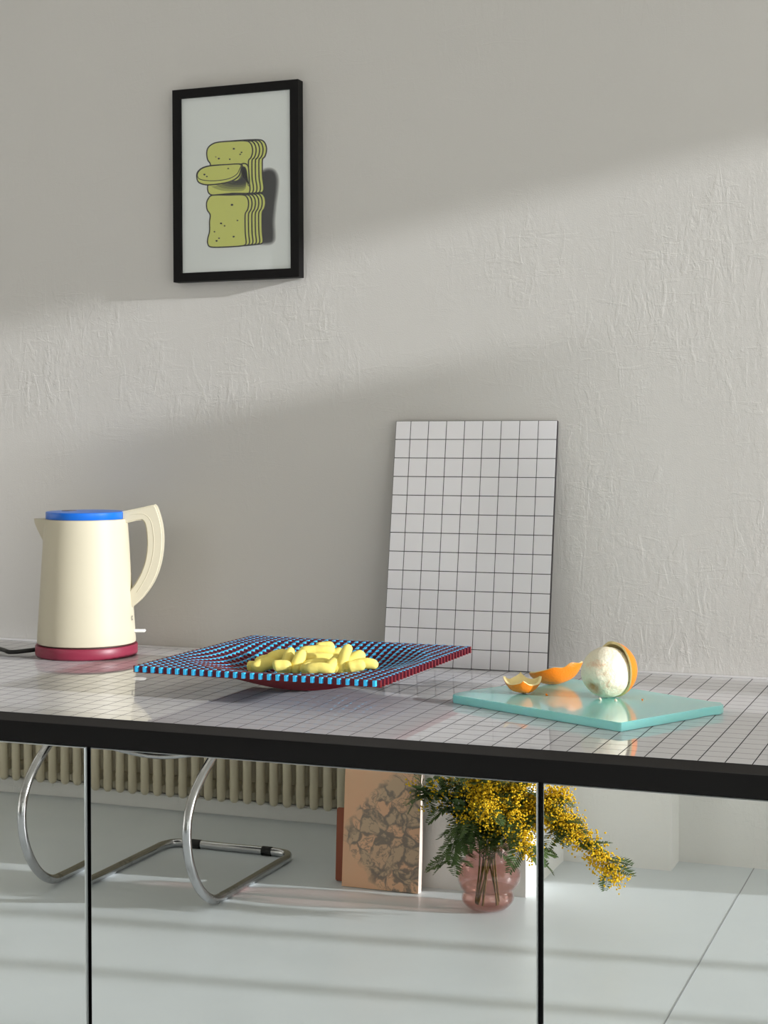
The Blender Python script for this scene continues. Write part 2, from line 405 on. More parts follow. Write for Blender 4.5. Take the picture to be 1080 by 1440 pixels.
# ------------------------------------------------------------------ leaning tile panel
pb = thing('tile_panel', 'white tiled panel with dark grid lines leaning against the wall', 'panel', (.0635, .5735, HT + .0005), math.atan2(.006, .264))
lean = math.atan2(.0655, .385); PW, PHH = .2655, .390
pm = Matrix.Rotation(-lean, 4, 'X')
bm = BM(); box(bm, 0, PW, .0006, .009, 0, PHH); 
bk_ = obj('panel_back', bm, M['board_back'], pb); bk_.matrix_local = pm
pw = [.0253] + [.02985] * 7 + [.0298]; g = .0011
rh = PHH / 13
full = None; cache = {}
x = 0
sx = (PW - .0253) / 8
cols = [(0, .0253)] + [(.0253 + k * sx, .0253 + (k + 1) * sx) for k in range(8)]
for ci, (xa, xb) in enumerate(cols):
    for r_ in range(13):
        key = 0 if ci == 0 else 1
        if key not in cache: cache[key] = tile_mesh('panel_tile', xb - xa - g, rh - g, .0012, .0004, M['board_tile'])
        o = link('tile', cache[key], pb)
        o.matrix_local = pm @ Matrix.Translation(((xa + xb) / 2, 0, (r_ + .5) * rh)) @ Matrix.Rotation(R(90), 4, 'X')

# ------------------------------------------------------------------ framed print
fx0, fx1, fz0, fz1 = -.337, -.105, 1.5213, 1.8447; FD = .0195
fp = thing('framed_print', 'black framed print of stacked green bread slices hanging on the wall', 'picture', ((fx0 + fx1) / 2, W - .001, fz0))
fp.rotation_euler = (0, R(-.2), 0)
fw, fh = fx1 - fx0, fz1 - fz0; bw = .0150
bm = BM()
o_ = [(-fw / 2, 0), (fw / 2, 0), (fw / 2, fh), (-fw / 2, fh)]; i_ = [(-fw / 2 + bw, bw), (fw / 2 - bw, bw), (fw / 2 - bw, fh - bw), (-fw / 2 + bw, fh - bw)]
V = lambda pts, y: [bm.verts.new((p[0], y, p[1])) for p in pts]
of, inf_, ob_, inb = V(o_, -FD), V(i_, -FD), V(o_, 0), V(i_, -.004)
for A, B in ((of, inf_), (ob_, of), (inf_, inb), (inb, ob_)):
    for i in range(4): bm.faces.new((A[i], A[(i + 1) % 4], B[(i + 1) % 4], B[i]))
bmesh.ops.recalc_face_normals(bm, faces=bm.faces[:])
obj('frame', bm, M['frame_black'], fp)
PY = -FD + .005
paper = obj('paper', box(BM(), -fw / 2 + bw - .001, fw / 2 - bw + .001, PY, PY + .003, bw - .001, fh - bw + .001), M['paper'], fp)
def pc(c):       # photo crop position -> place on the sheet
    x, y = c; xl = 148 + 10 * (y - 212) / 1066; u = (x - xl) / 670
    yt = 212 - 60 * u; yb = 1278 - 30 * u; v = (y - yt) / (yb - yt)
    return (-fw / 2 + bw + u * (fw - 2 * bw), fh - bw - v * (fh - 2 * bw))
ink = {}; bm = BM(); mats = []; lay = [0]
def inkpoly(pts, key, smooth=True, sub=5):
    if smooth: pts = [(p.x, p.y) for p in spline([(x, y, 0) for x, y in pts], sub, True)]
    lay[0] += 1; y = PY - .00002 * lay[0]
    if key not in ink: ink[key] = len(mats); mats.append(M[key])
    f = bm.faces.new([bm.verts.new((pc(p)[0], y, pc(p)[1])) for p in pts]); f.material_index = ink[key]
    f.normal_update()
    if f.normal.y > 0: f.normal_flip()
def grow(pts, d):
    n = len(pts); out = []
    ar = sum(pts[i][0] * pts[(i + 1) % n][1] - pts[(i + 1) % n][0] * pts[i][1] for i in range(n))
    s = 1 if ar > 0 else -1
    for i in range(n):
        ax, ay = pts[i - 1]; bx, by = pts[(i + 1) % n]; tx, ty = bx - ax, by - ay; L = math.hypot(tx, ty) or 1
        out.append((pts[i][0] + s * ty / L * d, pts[i][1] - s * tx / L * d))
    return out
def dense(pts, sub=5): return [(p.x, p.y) for p in spline([(x, y, 0) for x, y in pts], sub, True)]
def outlined(pts, key='ink_green', wd=4.0):
    d = dense(pts); inkpoly(grow(d, wd), 'ink_black', False); inkpoly(grow(d, -wd), key, False)
shd = [(655, 650), (690, 640), (722, 655), (738, 700), (735, 770), (724, 860), (716, 960), (720, 1040), (716, 1075), (695, 1092), (650, 1094), (635, 1080), (632, 1000), (632, 800), (636, 680)]
for k in range(6): inkpoly(grow(dense(shd), 17 - 5.5 * k), 'ink_g%d' % k, False)
upper = [(330, 612), (314, 585), (307, 550), (312, 515), (335, 490), (375, 475), (460, 468), (545, 466), (575, 480), (588, 512), (587, 545), (577, 572), (565, 586),
         (564, 640), (566, 700), (573, 745), (572, 775), (555, 790), (480, 795), (400, 797), (345, 798), (322, 788), (313, 765), (314, 735), (322, 680)]
lower = [(345, 799), (318, 820), (307, 850), (311, 888), (330, 920), (326, 960), (326, 1020), (315, 1065), (316, 1098), (338, 1117), (430, 1116), (520, 1110),
         (545, 1103), (552, 1085), (547, 1040), (545, 980), (546, 914), (560, 888), (566, 852), (558, 815), (530, 797), (440, 798)]
for base_, dx, dy, n in ((upper, 21, -1.7, 4), (lower, 20.6, -2.0, 5)):
    for k in range(n, -1, -1): outlined([(x + dx * k, y + dy * k) for x, y in base_])
# curl of the top slice with the airbrushed shade under it
cur = [(340, 745), (420, 740), (470, 722), (505, 696), (522, 650), (535, 625), (547, 650), (551, 710), (545, 760), (500, 775), (400, 770)]
for k in range(1, 6):
    c0 = (530, 690); f = 1 - .15 * (k - 1)
    inkpoly([(c0[0] + (x - c0[0]) * (f if x < 530 else 1), c0[1] + (y - c0[1]) * f) for x, y in cur], 'ink_s%d' % k)
outlined([(518, 612), (545, 606), (562, 622), (567, 660), (570, 720), (566, 740), (556, 700), (552, 660), (545, 635), (534, 626), (524, 640), (516, 655)])
flap = [(520, 610), (430, 612), (330, 619), (278, 634), (250, 660), (246, 690), (258, 720), (300, 735), (360, 733), (430, 722), (478, 704), (508, 678), (518, 645)]
outlined(flap)
outlined([(514, 611), (430, 613), (330, 621), (280, 636), (255, 660), (251, 684), (270, 703), (330, 711), (400, 707), (455, 694), (492, 672), (508, 645)], wd=2.4)
for (x, y, s) in ((475, 515, 5), (522, 537, 4), (514, 549, 4), (383, 575, 5), (364, 565, 3), (450, 579, 4), (441, 636, 4), (294, 673, 5), (309, 685, 4), (465, 858, 6), (499, 954, 4), (398, 972, 5), (420, 987, 4),
                  (358, 1023, 4), (386, 1063, 4), (371, 1079, 5), (476, 1053, 5)):
    inkpoly([(x + 1.5 * s * math.cos(a), y + 1.15 * s * math.sin(a)) for a in (0, 1.05, 2.1, 3.14, 4.2, 5.25)], 'ink_black', False)
obj('bread_print', bm, mats, paper)
obj('glass_pane', box(BM(), -fw / 2 + bw - .001, fw / 2 - bw + .001, -FD + .0028, -FD + .0036, bw - .001, fh - bw + .001), M['pane'], fp)

# ------------------------------------------------------------------ kettle
kp = at(122, 920.5, 2, HT); KS = .000329
kt = thing('electric_kettle', 'cream electric kettle with blue lid on a burgundy base', 'kettle', (kp.x, kp.y, HT + .0004), R(21))
kx = lambda c: (c - 440) * KS
kz = lambda c: (866 - c) * KS
obj('base', lathe(BM(), [(0, 0), (.0800, 0), (.0826, .0015), (.0836, .004), (.0836, .0165), (.0826, .0182), (.079, .0186), (0, .0186)], 64), M['burgundy_base'], kt, 40)
obj('base_gap', lathe(BM(), [(0, .0180), (.0765, .0180), (.0765, .0210), (0, .0210)], 48), M['dark_gap'], kt, 40)
bprof = [(0, .0205), (.0785, .0205), (.0803, .0215), (.0806, .024)] + [(.0806 - .0128 * (z / .2), .024 + z) for z in [.02 * i for i in range(1, 10)]] + [(.0681, .2215), (.0677, .2238), (.0662, .2246), (0, .2246)]
body = obj('body', lathe(BM(), bprof, 72), M['cream'], kt, 40)
lid = obj('lid', lathe(BM(), [(0, .2246), (.0640, .2246), (.0646, .2256), (.0646, .2356), (.0636, .2366), (.045, .2376), (0, .2380)], 64), M['blue'], kt, 40)
lid.location = (-.001, 0, 0)
lb = obj('lid_disc', lathe(BM(), [(0, .2374), (.0125, .2374), (.0125, .2382), (.011, .2385), (0, .2385)], 28), mat('lid_disc_brown', (92, 84, 96), .4), lid, 40); lb.location = (-.026, -.004, 0)  # small flush brown disc on the lid top
obj('lid_seam', lathe(BM(), [(.0640, .2236), (.0668, .2236), (.0668, .2249), (.0640, .2249)], 64), mat('seam_grey', (150, 142, 130), .4), kt, 40)
# spout: a small folded beak
bm = BM(); A = []
for i, (zz, ext) in enumerate(((.2238, .0185), (.2175, .0168), (.209, .0128), (.199, .0075), (.187, .0008))):
    rb = .0806 - .0128 * ((zz - .024) / .2); half = .52 * (1 - i / 4.6); row = []
    for k in range(13):
        s = k / 6 - 1; a = math.pi + s * half; rr = rb - .0005 + (ext + .0005) * (1 - abs(s)) ** 1.25
        row.append(bm.verts.new((rr * math.cos(a), rr * math.sin(a), zz + (.0012 * (1 - abs(s)) if i == 0 else 0))))
    A.append(row)
for a, b in zip(A, A[1:]):
    for k in range(12): bm.faces.new((a[k], a[k + 1], b[k + 1], b[k]))
cen = bm.verts.new((-.062, 0, .2225))
for k in range(12): bm.faces.new((cen, A[0][k + 1], A[0][k]))
bmesh.ops.recalc_face_normals(bm, faces=bm.faces[:])
obj('spout', bm, M['cream'], kt, 50)
# handle: swept outline with soft edges
outer = [(625, 146), (700, 131), (786, 112)]
out2 = [(797, 124), (814, 175), (826, 235), (829, 300), (822, 375), (803, 450), (772, 517), (728, 578), (690, 614), (668, 631)]
inn = [(655, 612), (651, 585), (656, 548), (690, 505), (722, 445), (742, 380), (750, 315), (747, 250), (738, 205), (726, 190), (700, 191), (655, 203), (632, 207), (625, 195)]
hp = outer + [(p.x, p.y) for p in spline([(x, y, 0) for x, y in out2], 3)] + [(p.x, p.y) for p in spline([(x, y, 0) for x, y in inn[2:10]], 3)] + inn[10:]
hp = outer + [(p.x, p.y) for p in spline([(x, y, 0) for x, y in out2], 3)] + inn[:2] + [(p.x, p.y) for p in spline([(x, y, 0) for x, y in inn[2:10]], 3)] + inn[10:]
bm = BM(); prism(bm, hp, lambda p: (kx(p[0]), -.0125, kz(p[1])), lambda p: (kx(p[0]), .0125, kz(p[1])))
bmesh.ops.bevel(bm, geom=[e for e in bm.edges if abs(e.verts[0].co.y - e.verts[1].co.y) < 1e-6], offset=.0042, segments=3, affect='EDGES', clamp_overlap=True)
obj('handle', bm, M['cream'], kt, 35)
bm = BM(); tube(bm, [(kx(x), -.0120, kz(y)) for x, y in [(p.x, p.y) for p in spline([(665, 165, 0), (730, 158, 0), (768, 190, 0), (782, 250, 0), (784, 320, 0), (772, 400, 0), (742, 480, 0), (700, 550, 0)], 5)]], .0010, 6)
obj('handle_groove', bm, M['cream'], kt, 60)
bm = BM(); box(bm, .0735, .0768, -.004, .004, .033, .050, bev=.001); obj('switch_slot', bm, M['dark_gap'], kt)
bm = BM(); box(bm, .074, .0975, -.0042, .0042, .0368, .0418, bev=.0012); obj('switch_lever', bm, M['clear_plastic'], kt, 40)
bm = BM()
for k, (a, z0, z1) in enumerate(((-.14, .058, .0605), (-.14, .0625, .0655), (-.20, .058, .0655))):
    rr = .0787; ca, sa = math.cos(a), math.sin(a); ti = -.0128 / .2
    vs = []
    for da, zz in ((-.018, z0), (.018, z0), (.018, z1), (-.018, z1)):
        r2 = .0806 - .0128 * ((zz - .024) / .2) + .0003; vs.append(bm.verts.new((r2 * math.cos(a + da), r2 * math.sin(a + da), zz)))
    bm.faces.new(vs)
obj('body_marks', bm, mat('mark_grey', (120, 116, 108), .5), kt)
# power cord along the worktop
c0 = at(52, 915, 2, HT + .005); c1 = at(16, 916.5, 2, HT + .005); c2 = at(0, 911, 2, HT + .008); c3 = at(-60, 898, 2, HT + .006)
cp = spline([kp + Vector((-.070, -.02, .009)), (c0.x, c0.y, HT + .007), (c1.x, c1.y, HT + .0045), (c2.x, c2.y, HT + .006), (c3.x, c3.y, HT + .0045), (-.95, .60, HT + .0045), (-1.30, .63, HT + .0045)], 8)
inv = (Matrix.Translation(kt.location) @ Matrix.Rotation(R(21), 4, 'Z')).inverted()
obj('power_cord', tube(BM(), [inv @ p for p in cp], .0036, 10), M['rubber'], kt, 60)

# ------------------------------------------------------------------ lattice bowl
BS = .362; BC = Vector((.0455, .3265)); RIM = .0455; SH_, ST = .0095, .0048; NS = 29
bw_ = thing('lattice_bowl', 'square lattice bowl of crossing blue and burgundy strips holding yellow candy', 'bowl', (BC.x, BC.y, HT + .0003), R(-1.2))
def drop(x, y):
    r = math.hypot(x, y) / .176
    if r >= 1: return 0
    s = .5 + .5 * math.cos(math.pi * r); return (RIM - SH_ - .0005) * min(1, s ** .70 * 1.06)
pit = (BS - .008) / (NS - 1)
def strip(c, axis, zoff, th, ht, ov):
    bm = BM(); L = BS / 2 + ov; n = 58; rows = []
    for k in range(n + 1):
        s = -L + 2 * L * k / n; x, y = (s, c) if axis == 0 else (c, s)
        top = RIM + zoff - drop(x, y); row = []
        for du, dz in ((-th / 2, -ht), (th / 2, -ht), (th / 2, 0), (-th / 2, 0)):
            row.append(bm.verts.new((s, c + du, top + dz) if axis == 0 else (c + du, s, top + dz)))
        rows.append(row)
    for A, B in zip(rows, rows[1:]):
        for k in range(4): bm.faces.new((A[k], A[(k + 1) % 4], B[(k + 1) % 4], B[k]))
    bm.faces.new(rows[0][::-1]); bm.faces.new(rows[-1]); bmesh.ops.recalc_face_normals(bm, faces=bm.faces[:])
    return bm
for k in range(NS):
    c = -BS / 2 + .004 + pit * k
    obj('burgundy_strip', strip(c, 0, 0, ST, SH_, .003), M['strip_red'], bw_)
    obj('blue_strip', strip(c, 1, -.0001, ST - .0010, SH_ - .0018, .004), M['strip_blue'], bw_)

# ------------------------------------------------------------------ candies in the bowl
def candy_mesh(L, r, bend, flat):
    bm = BM(); n = 14; pts = []; rad = []
    for k in range(n + 1):
        t_ = k / n; u = 2 * t_ - 1; pts.append((u * L / 2, 0, -bend * (u * u)))
        rad.append(r * max(.12, (1 - abs(u) ** 7)) ** .5 * (1 - .10 * u))
    tube(bm, pts, rad, 12)
    for v in bm.verts:
        v.co.y *= flat; v.co += v.co.normalized() * (noise.noise(v.co * 60) * .0022 + noise.noise(v.co * 170) * .0006)
    me = bpy.data.meshes.new('candy'); bm.to_mesh(me); bm.free(); me.materials.append(M['candy'])
    for p in me.polygons: p.use_smooth = True
    return me
kinds = [candy_mesh(.052, .0078, .0015, .9), candy_mesh(.042, .0080, .0050, .95), candy_mesh(.026, .0084, .001, 1.0), candy_mesh(.034, .0096, .004, .85)]
GEN = 'yellow foam candy in the heap inside the lattice bowl'
cd_ = [  # px, py, depth y, kind, yaw, tilt, label
    (446.7, 914.5, .325, 0, 21, 4, 'long yellow candy lying on top of the heap, highest of the level ones'),
    (457, 910, .350, 2, 30, 6, 'yellow candy tip peeking out behind the long topmost candy'),
    (447, 925, .312, 0, 24, 3, 'long yellow candy directly beneath the topmost candy'),
    (420, 930, .290, 3, 70, 62, 'plump bean-shaped yellow candy standing at the heap front'),
    (404, 928, .305, 1, 95, 55, 'slim yellow candy wedged upright left of the bean-shaped one'),
    (393, 922, .325, 3, 30, 12, 'thick yellow candy forming the left shoulder of the heap'),
    (371, 934, .300, 3, 35, 15, "yellow candy next to the leftmost one, low at the heap's left"), (359, 937.5, .305, 2, 10, 0, 'leftmost yellow candy, low at the bowl wall'),
    (396, 936, .270, 2, 15, 0, 'short yellow candy lying at the lower left front'),
    (379, 927, .335, 1, 20, 8, "yellow candy half hidden behind the left shoulder of the heap"), (447, 933, .295, 1, 20, 6, "curved yellow candy lying under the two long ones, middle of the heap"), (450, 939, .268, 1, 15, 0, 'arched yellow candy at the lower middle front'),
    (468, 934, .285, 2, 70, 35, 'small yellow candy nestled left of the upright one'),
    (483, 926, .290, 1, 30, 78, 'tall yellow candy standing nearly upright on the right side'),
    (497, 927, .315, 3, 40, 35, 'rounded yellow candy just behind the upright one'),
    (511, 933, .310, 1, 15, 8, 'rightmost yellow candy lying by the bowl wall'), (500, 936, .290, 2, 30, 10, "short yellow candy in front of the rounded one on the right"),
    (471, 921, .335, 2, 40, 30, "yellow candy half hidden left behind the upright one"), (425, 921, .340, 1, 10, 20, "yellow candy half hidden above the bean-shaped one"), (410, 938, .285, 1, 40, 5, "yellow candy low at the front, left of the bean-shaped one"), (434, 939, .285, 2, 80, 5, "short yellow candy low at the front, right of the bean-shaped one"), (484, 938.5, .29, 1, 10, 0, "yellow candy lying at the foot of the upright one")]
for px, py, yy, kd, yw, tl, lab in cd_:
    o = link('candy', kinds[kd], None, at(px, py, 1, yy)); o.rotation_euler = (R(random.uniform(-25, 25)), R(-tl), R(yw + random.uniform(-6, 6)))
    tag(o, lab or GEN, 'candy', 'foam candies heaped in the bowl')

# ------------------------------------------------------------------ cutting board and orange
zt = HT + .0115
cb = [at(x, y, 2, zt) for x, y in ((636.5, 976.5), (638, 977.5), (869, 1016), (874, 1016.3), (984, 997.2), (990, 995.6), (1005, 993.6), (1012, 993.0), (1017.5, 990.8), (1014, 987.6), (1000, 986.2), (797, 953.2), (790, 953.4), (661, 970.4), (640, 974.6))]
cb = [(p.x, p.y) for p in cb]
c0x = sum(p[0] for p in cb) / len(cb); c0y = sum(p[1] for p in cb) / len(cb)
bm = BM(); prism(bm, [(p[0] - c0x, p[1] - c0y) for p in cb], lambda p: (p[0], p[1], .0003), lambda p: (p[0], p[1], zt - HT))
bmesh.ops.bevel(bm, geom=[e for e in bm.edges if abs(e.verts[0].co.z - e.verts[1].co.z) < 1e-6], offset=.0009, segments=2, affect='EDGES')
o = obj('cutting_board', bm, M['aqua'], None, 35); o.location = (c0x, c0y, HT)
tag(o, 'translucent aqua cutting board with angular corners carrying a peeled orange', 'cutting board')
op = at(853, 982, 2, zt); OR = .0345
org = thing('peeled_orange', 'half-peeled orange with white pith and a peel cap on its right', 'orange', (op.x - .001, op.y + .006, zt))
bm = BM(); bmesh.ops.create_icosphere(bm, subdivisions=5, radius=OR)
navel = Vector((-.42, -.72, -.58)).normalized()
for v in bm.verts:
    d = v.co.normalized(); a = d.angle(navel); v.co *= 1 + .018 * noise.noise(d * 2.2) + .010 * noise.noise(d * 7)
    v.co *= 1 - .16 * math.exp(-(a / .22) ** 2) * (1 + .5 * noise.noise(d * 9)) - .02 * math.exp(-(a / .5) ** 2)
    v.co.z = v.co.z * .98 + OR
mz = min(v.co.z for v in bm.verts)
for v in bm.verts: v.co.z += .0004 - mz
obj('flesh', bm, M['pith'], org, 180)
def cap_shell(bm, axis, ang, r0, r1, wob, seg=56, rings=14, cz=0, hinge=0):
    axis = axis.normalized(); u = axis.orthogonal().normalized(); v = axis.cross(u)
    def P_(r, th, ph):
        lim = ang * (1 + wob * noise.noise(Vector((math.cos(ph), math.sin(ph), r * 10)) * 1.7))
        th = th * lim; d = axis * math.cos(th) + (u * math.cos(ph) + v * math.sin(ph)) * math.sin(th)
        return d * r + Vector((0, 0, cz))
    O = [[bm.verts.new(P_(r1, (k + .001) / rings, 2 * math.pi * i / seg)) for i in range(seg)] for k in range(rings + 1)]
    I = [[bm.verts.new(P_(r0, (k + .001) / rings * .985, 2 * math.pi * i / seg)) for i in range(seg)] for k in range(rings + 1)]
    for k in range(rings):
        for i in range(seg):
            j = (i + 1) % seg
            bm.faces.new((O[k][i], O[k + 1][i], O[k + 1][j], O[k][j])).material_index = 0
            bm.faces.new((I[k][i], I[k][j], I[k + 1][j], I[k + 1][i])).material_index = 1
    for i in range(seg):
        j = (i + 1) % seg; bm.faces.new((O[-1][i], I[-1][i], I[-1][j], O[-1][j])).material_index = 1
    bmesh.ops.recalc_face_normals(bm, faces=bm.faces[:])
bm = BM(); cap_shell(bm, Vector((.60, .79, .06)), 1.30, OR + .0006, OR + .0040, .07, cz=OR * .98 + .0004)
mz = min(v.co.z for v in bm.verts)
for v in bm.verts: v.co.x += .0020; v.co.z += max(0, .0003 - mz)
obj('peel_cap', bm, [M['peel'], M['pith_in']], org, 60)
def peel_piece(name, label, loc, rz, L, Wd, curl_l, curl_w, th, seed, tips, tilt=(0, 0)):
    """a curved scrap of peel: lens outline bent along both directions"""
    bm = BM(); n, m_ = 30, 14; rng = random.Random(seed); T = []; B = []
    for i in range(n + 1):
        s = 2 * i / n - 1; ra, rb = [], []
        wv_ = Wd / 2 * (1 - abs(s) ** tips) * (1 + .13 * math.sin(3.1 * s + seed) + .07 * math.sin(7.3 * s + seed * 2)) + .0012
        for j in range(m_ + 1):
            q = (2 * j / m_ - 1) * wv_
            a = s * L / 2 / curl_l; b = q / curl_w
            nrm = Vector((math.sin(a), 0, -math.cos(a)))
            c = Vector((curl_l * math.sin(a), 0, curl_l - curl_l * math.cos(a)))
            d2 = (nrm * math.cos(b) + Vector((0, math.sin(b), 0)))
            pos = c + Vector((0, curl_w * math.sin(b), 0)) - nrm * (curl_w - curl_w * math.cos(b))
            nn = (nrm * math.cos(b) + Vector((0, math.sin(b), 0))).normalized()
            pos += Vector((0, 0, .0022 * noise.noise(Vector((s * 2, q * 60, seed)))))
            ra.append(bm.verts.new(pos)); rb.append(bm.verts.new(pos - nn * th))
        T.append(ra); B.append(rb)
    for i in range(n):
        for j in range(m_):
            bm.faces.new((T[i][j], T[i][j + 1], T[i + 1][j + 1], T[i + 1][j])).material_index = 0
            bm.faces.new((B[i][j], B[i + 1][j], B[i + 1][j + 1], B[i][j + 1])).material_index = 1
    for i in range(n):
        for j in (0, m_): bm.faces.new((T[i][j], T[i + 1][j], B[i + 1][j], B[i][j])).material_index = 1
    for j in range(m_):
        for i in (0, n): bm.faces.new((T[i][j], T[i][j + 1], B[i][j + 1], B[i][j])).material_index = 1
    bmesh.ops.recalc_face_normals(bm, faces=bm.faces[:])
    bmesh.ops.rotate(bm, verts=bm.verts, cent=(0, 0, 0), matrix=Matrix.Rotation(tilt[0], 3, 'X') @ Matrix.Rotation(tilt[1], 3, 'Y'))
    mz = min(v.co.z for v in bm.verts)
    for v in bm.verts: v.co.z += .0003 - mz
    o = obj(name, bm, [M['peel'], M['pith_in']], None, 70); o.location = loc; o.rotation_euler = (0, 0, rz)
    return tag(o, label, 'orange peel', 'orange peel scraps')
pp = at(731, 977, 2, zt); peel_piece('orange_peel', 'small cupped scrap of orange peel, hollow side up, nearest the panel front', (pp.x, pp.y + .012, zt), R(20), .076, .068, .0265, .0265, .0030, 2, 2.0, (R(5), 0))
pp = at(786, 966, 2, zt); peel_piece('orange_peel', 'long boat-shaped scrap of orange peel behind the small cupped one', (pp.x, pp.y + .010, zt), R(24), .096, .062, .046, .028, .0030, 5, 2.2, (R(-30), R(-12)))
for px, py, s, c, lab in ((844, 985, .0021, 'pith', 'white pith crumb in front of the orange, the left one'), (866, 986.5, .0021, 'pith', 'white pith crumb in front of the orange, the right one'), (768.5, 978.5, .0018, 'peel', 'yellow zest crumb beside the cupped peel'),
                     (903, 985, .0013, 'peel', 'orange zest crumb on the board right of the orange')):
    bm = BM(); bmesh.ops.create_icosphere(bm, subdivisions=2, radius=s)
    for v in bm.verts: v.co *= 1 + .5 * noise.noise(v.co * 500)
    p = at(px, py, 2, zt); o = obj('crumb', bm, M[c], None, 180); o.location = (p.x, p.y, zt + s * .8); tag(o, lab, 'crumb', 'orange crumbs on the board')

# ================================================================== things across the room, seen in the mirrors
# ------------------------------------------------------------------ radiator
NSEC = 58; rp = .0475; rx1 = -.735
ra = thing('column_radiator', 'cream sectional column radiator standing in the wall niche', 'radiator', (rx1 - NSEC * rp / 2, -3.01, .052))
bm = BM(); cr = .0148
for yy in (-.052, 0, .052):
    pr_ = [(0, 0)] + [(cr * math.sin(a), cr - cr * math.cos(a)) for a in (R(30), R(60), R(90))] + [(cr, .62 - cr)] + [(cr * math.cos(a), .62 - cr + cr * math.sin(a)) for a in (R(45), R(90))]
    b2 = BM(); lathe(b2, [(max(r, 0), z) for r, z in pr_[:-1]] + [(0, .62)], 10)
    b2.transform(Matrix.Translation((0, yy, .0)))
    me = bpy.data.meshes.new('t'); b2.to_mesh(me); b2.free(); bm.from_mesh(me); bpy.data.meshes.remove(me)
for z in (.05, .58): tube(bm, [(-rp / 2, 0, z), (rp / 2, 0, z)], .02, 10)
for z in (.05, .58): box(bm, -.010, .010, -.055, .055, z - .016, z + .016)
me = bpy.data.meshes.new('section'); bm.to_mesh(me); bm.free(); me.materials.append(M['radiator'])
for p in me.polygons: p.use_smooth = True
me.set_sharp_from_angle(angle=R(50))
for k in range(NSEC): link('section', me, ra, ((k + .5 - NSEC / 2) * rp, 0, .001))

# ------------------------------------------------------------------ tubular cantilever chair
xl_, xr_ = -1.410, -.992; cy0 = -2.05
ch = thing('cantilever_chair', 'chrome tubular cantilever chair with large curved front legs', 'chair', ((xl_ + xr_) / 2, cy0, 0))
hwc = (xr_ - xl_) / 2; TR = .0125
side = [(-.35, .45), (-.10, .452), (-.03, .435), (.001, .4005), (.067, .358), (.123, .3045), (.147, .236), (.132, .150), (.078, .070), (.005, .022), (-.07, TR + .001), (-.25, TR), (-.42, TR)]
sp = [Vector((hwc, y, z)) for y, z in side]
rear = [Vector((hwc - .004, -.49, TR)), Vector((hwc - .045, -.530, TR)), Vector((0, -.532, TR)), Vector((-hwc + .045, -.530, TR)), Vector((-hwc + .004, -.49, TR))]
lp = [Vector((-v.x, v.y, v.z)) for v in sp][::-1]
back = [Vector((hwc, -.50, .50)), Vector((hwc, -.56, .66)), Vector((hwc, -.60, .82))]
allp = back[::-1] + sp + rear + lp + [Vector((-v.x, v.y, v.z)) for v in back]
obj('tube_frame', tube(BM(), spline(allp, 7), TR, 14), M['chrome'], ch, 60)
for s in (-1, 1):
    bm = BM(); tube(bm, [(s * (hwc - .075), -.5315, TR), (s * (hwc - .105), -.532, TR)], TR + .0018, 14); obj('rubber_sleeve', bm, M['rubber'], ch, 50)
bowp = spline([(-hwc, -.03, .437), (-hwc + .06, -.05, .400), (0, -.06, .378), (hwc - .06, -.05, .400), (hwc, -.03, .437)], 8)
obj('seat_bow', tube(BM(), bowp, .007, 10), M['chrome'], ch, 60)
obj('top_rail', tube(BM(), [(-hwc, -.60, .82), (0, -.615, .825), (hwc, -.60, .82)], TR, 12), M['chrome'], ch, 60)
bm = BM()
box(bm, -hwc - .015, hwc + .015, -.46, .0, .452, .470, bev=.006); obj('seat', bm, M['leather'], ch)
bm = BM(); box(bm, -hwc - .015, hwc + .015, -.012, .012, 0, .24, bev=.006); bm.transform(Matrix.Translation((0, -.555, .57)) @ Matrix.Rotation(R(14), 4, 'X')); obj('backrest', bm, M['leather'], ch)

# ------------------------------------------------------------------ stone slab and terracotta board
o = obj('marble_slab', BM(), M['marble'])
bm = BM(); box(bm, 0, .226, -.026, 0, 0, .46)
for f in bm.faces: f.material_index = 1 if abs(f.normal.x) > .5 or abs(f.normal.z) > .5 else 0
bm.normal_update()
for f in bm.faces: f.material_index = 1 if abs(f.normal.x) > .5 else 0
bm.to_mesh(o.data); bm.free(); o.data.materials.append(M['marble_edge'])
o.location = (-.745, -2.352, .0015); o.rotation_euler = (R(5.2), 0, R(-.5))
tag(o, 'peach marble slab with grey veins leaning against the white pier', 'stone slab')
bm = BM(); box(bm, 0, .20, -.014, 0, 0, .205, bev=.003); o = obj('terracotta_board', bm, M['terracotta']); o.location = (-.782, -2.392, .002); o.rotation_euler = (R(3.5), R(0), 0)
tag(o, 'low brown terracotta board tucked behind the marble slab', 'board')

# ------------------------------------------------------------------ vase
vx, vy = -.300, -2.292
va = thing('pink_vase', 'bulbous pink glass vase with water standing on the floor', 'vase', (vx, vy, .0005))
vp = [(.0, .004), (.040, .003), (.054, .008), (.066, .022), (.069, .034), (.066, .046), (.066, .052), (.076, .064), (.084, .084), (.083, .102), (.074, .118), (.064, .128), (.061, .135), (.064, .148), (.067, .160), (.066, .172), (.063, .178)]
vs_ = [(p.x, p.z) for p in spline([(r, 0, z) for r, z in vp], 3)]
def lob(r, z, a): return r * (1 + .045 * math.sin(3 * a + z * 30) * min(1, z / .03) * (1 if z < .13 else .3)), z + .003 * math.sin(2 * a + 1) * min(1, z / .05)
prof = vs_ + [(r - .0032, z) for r, z in vs_[::-1] if z > .008] + [(0, .009)]
obj('glass_body', lathe(BM(), prof, 48, mod=lob), M['pink_glass'], va, 180)
obj('water', lathe(BM(), [(0, .0095)] + [(r - .0042, z) for r, z in vs_ if .010 < z < .060] + [(0, .060)], 40, mod=lob), M['water'], va, 60)

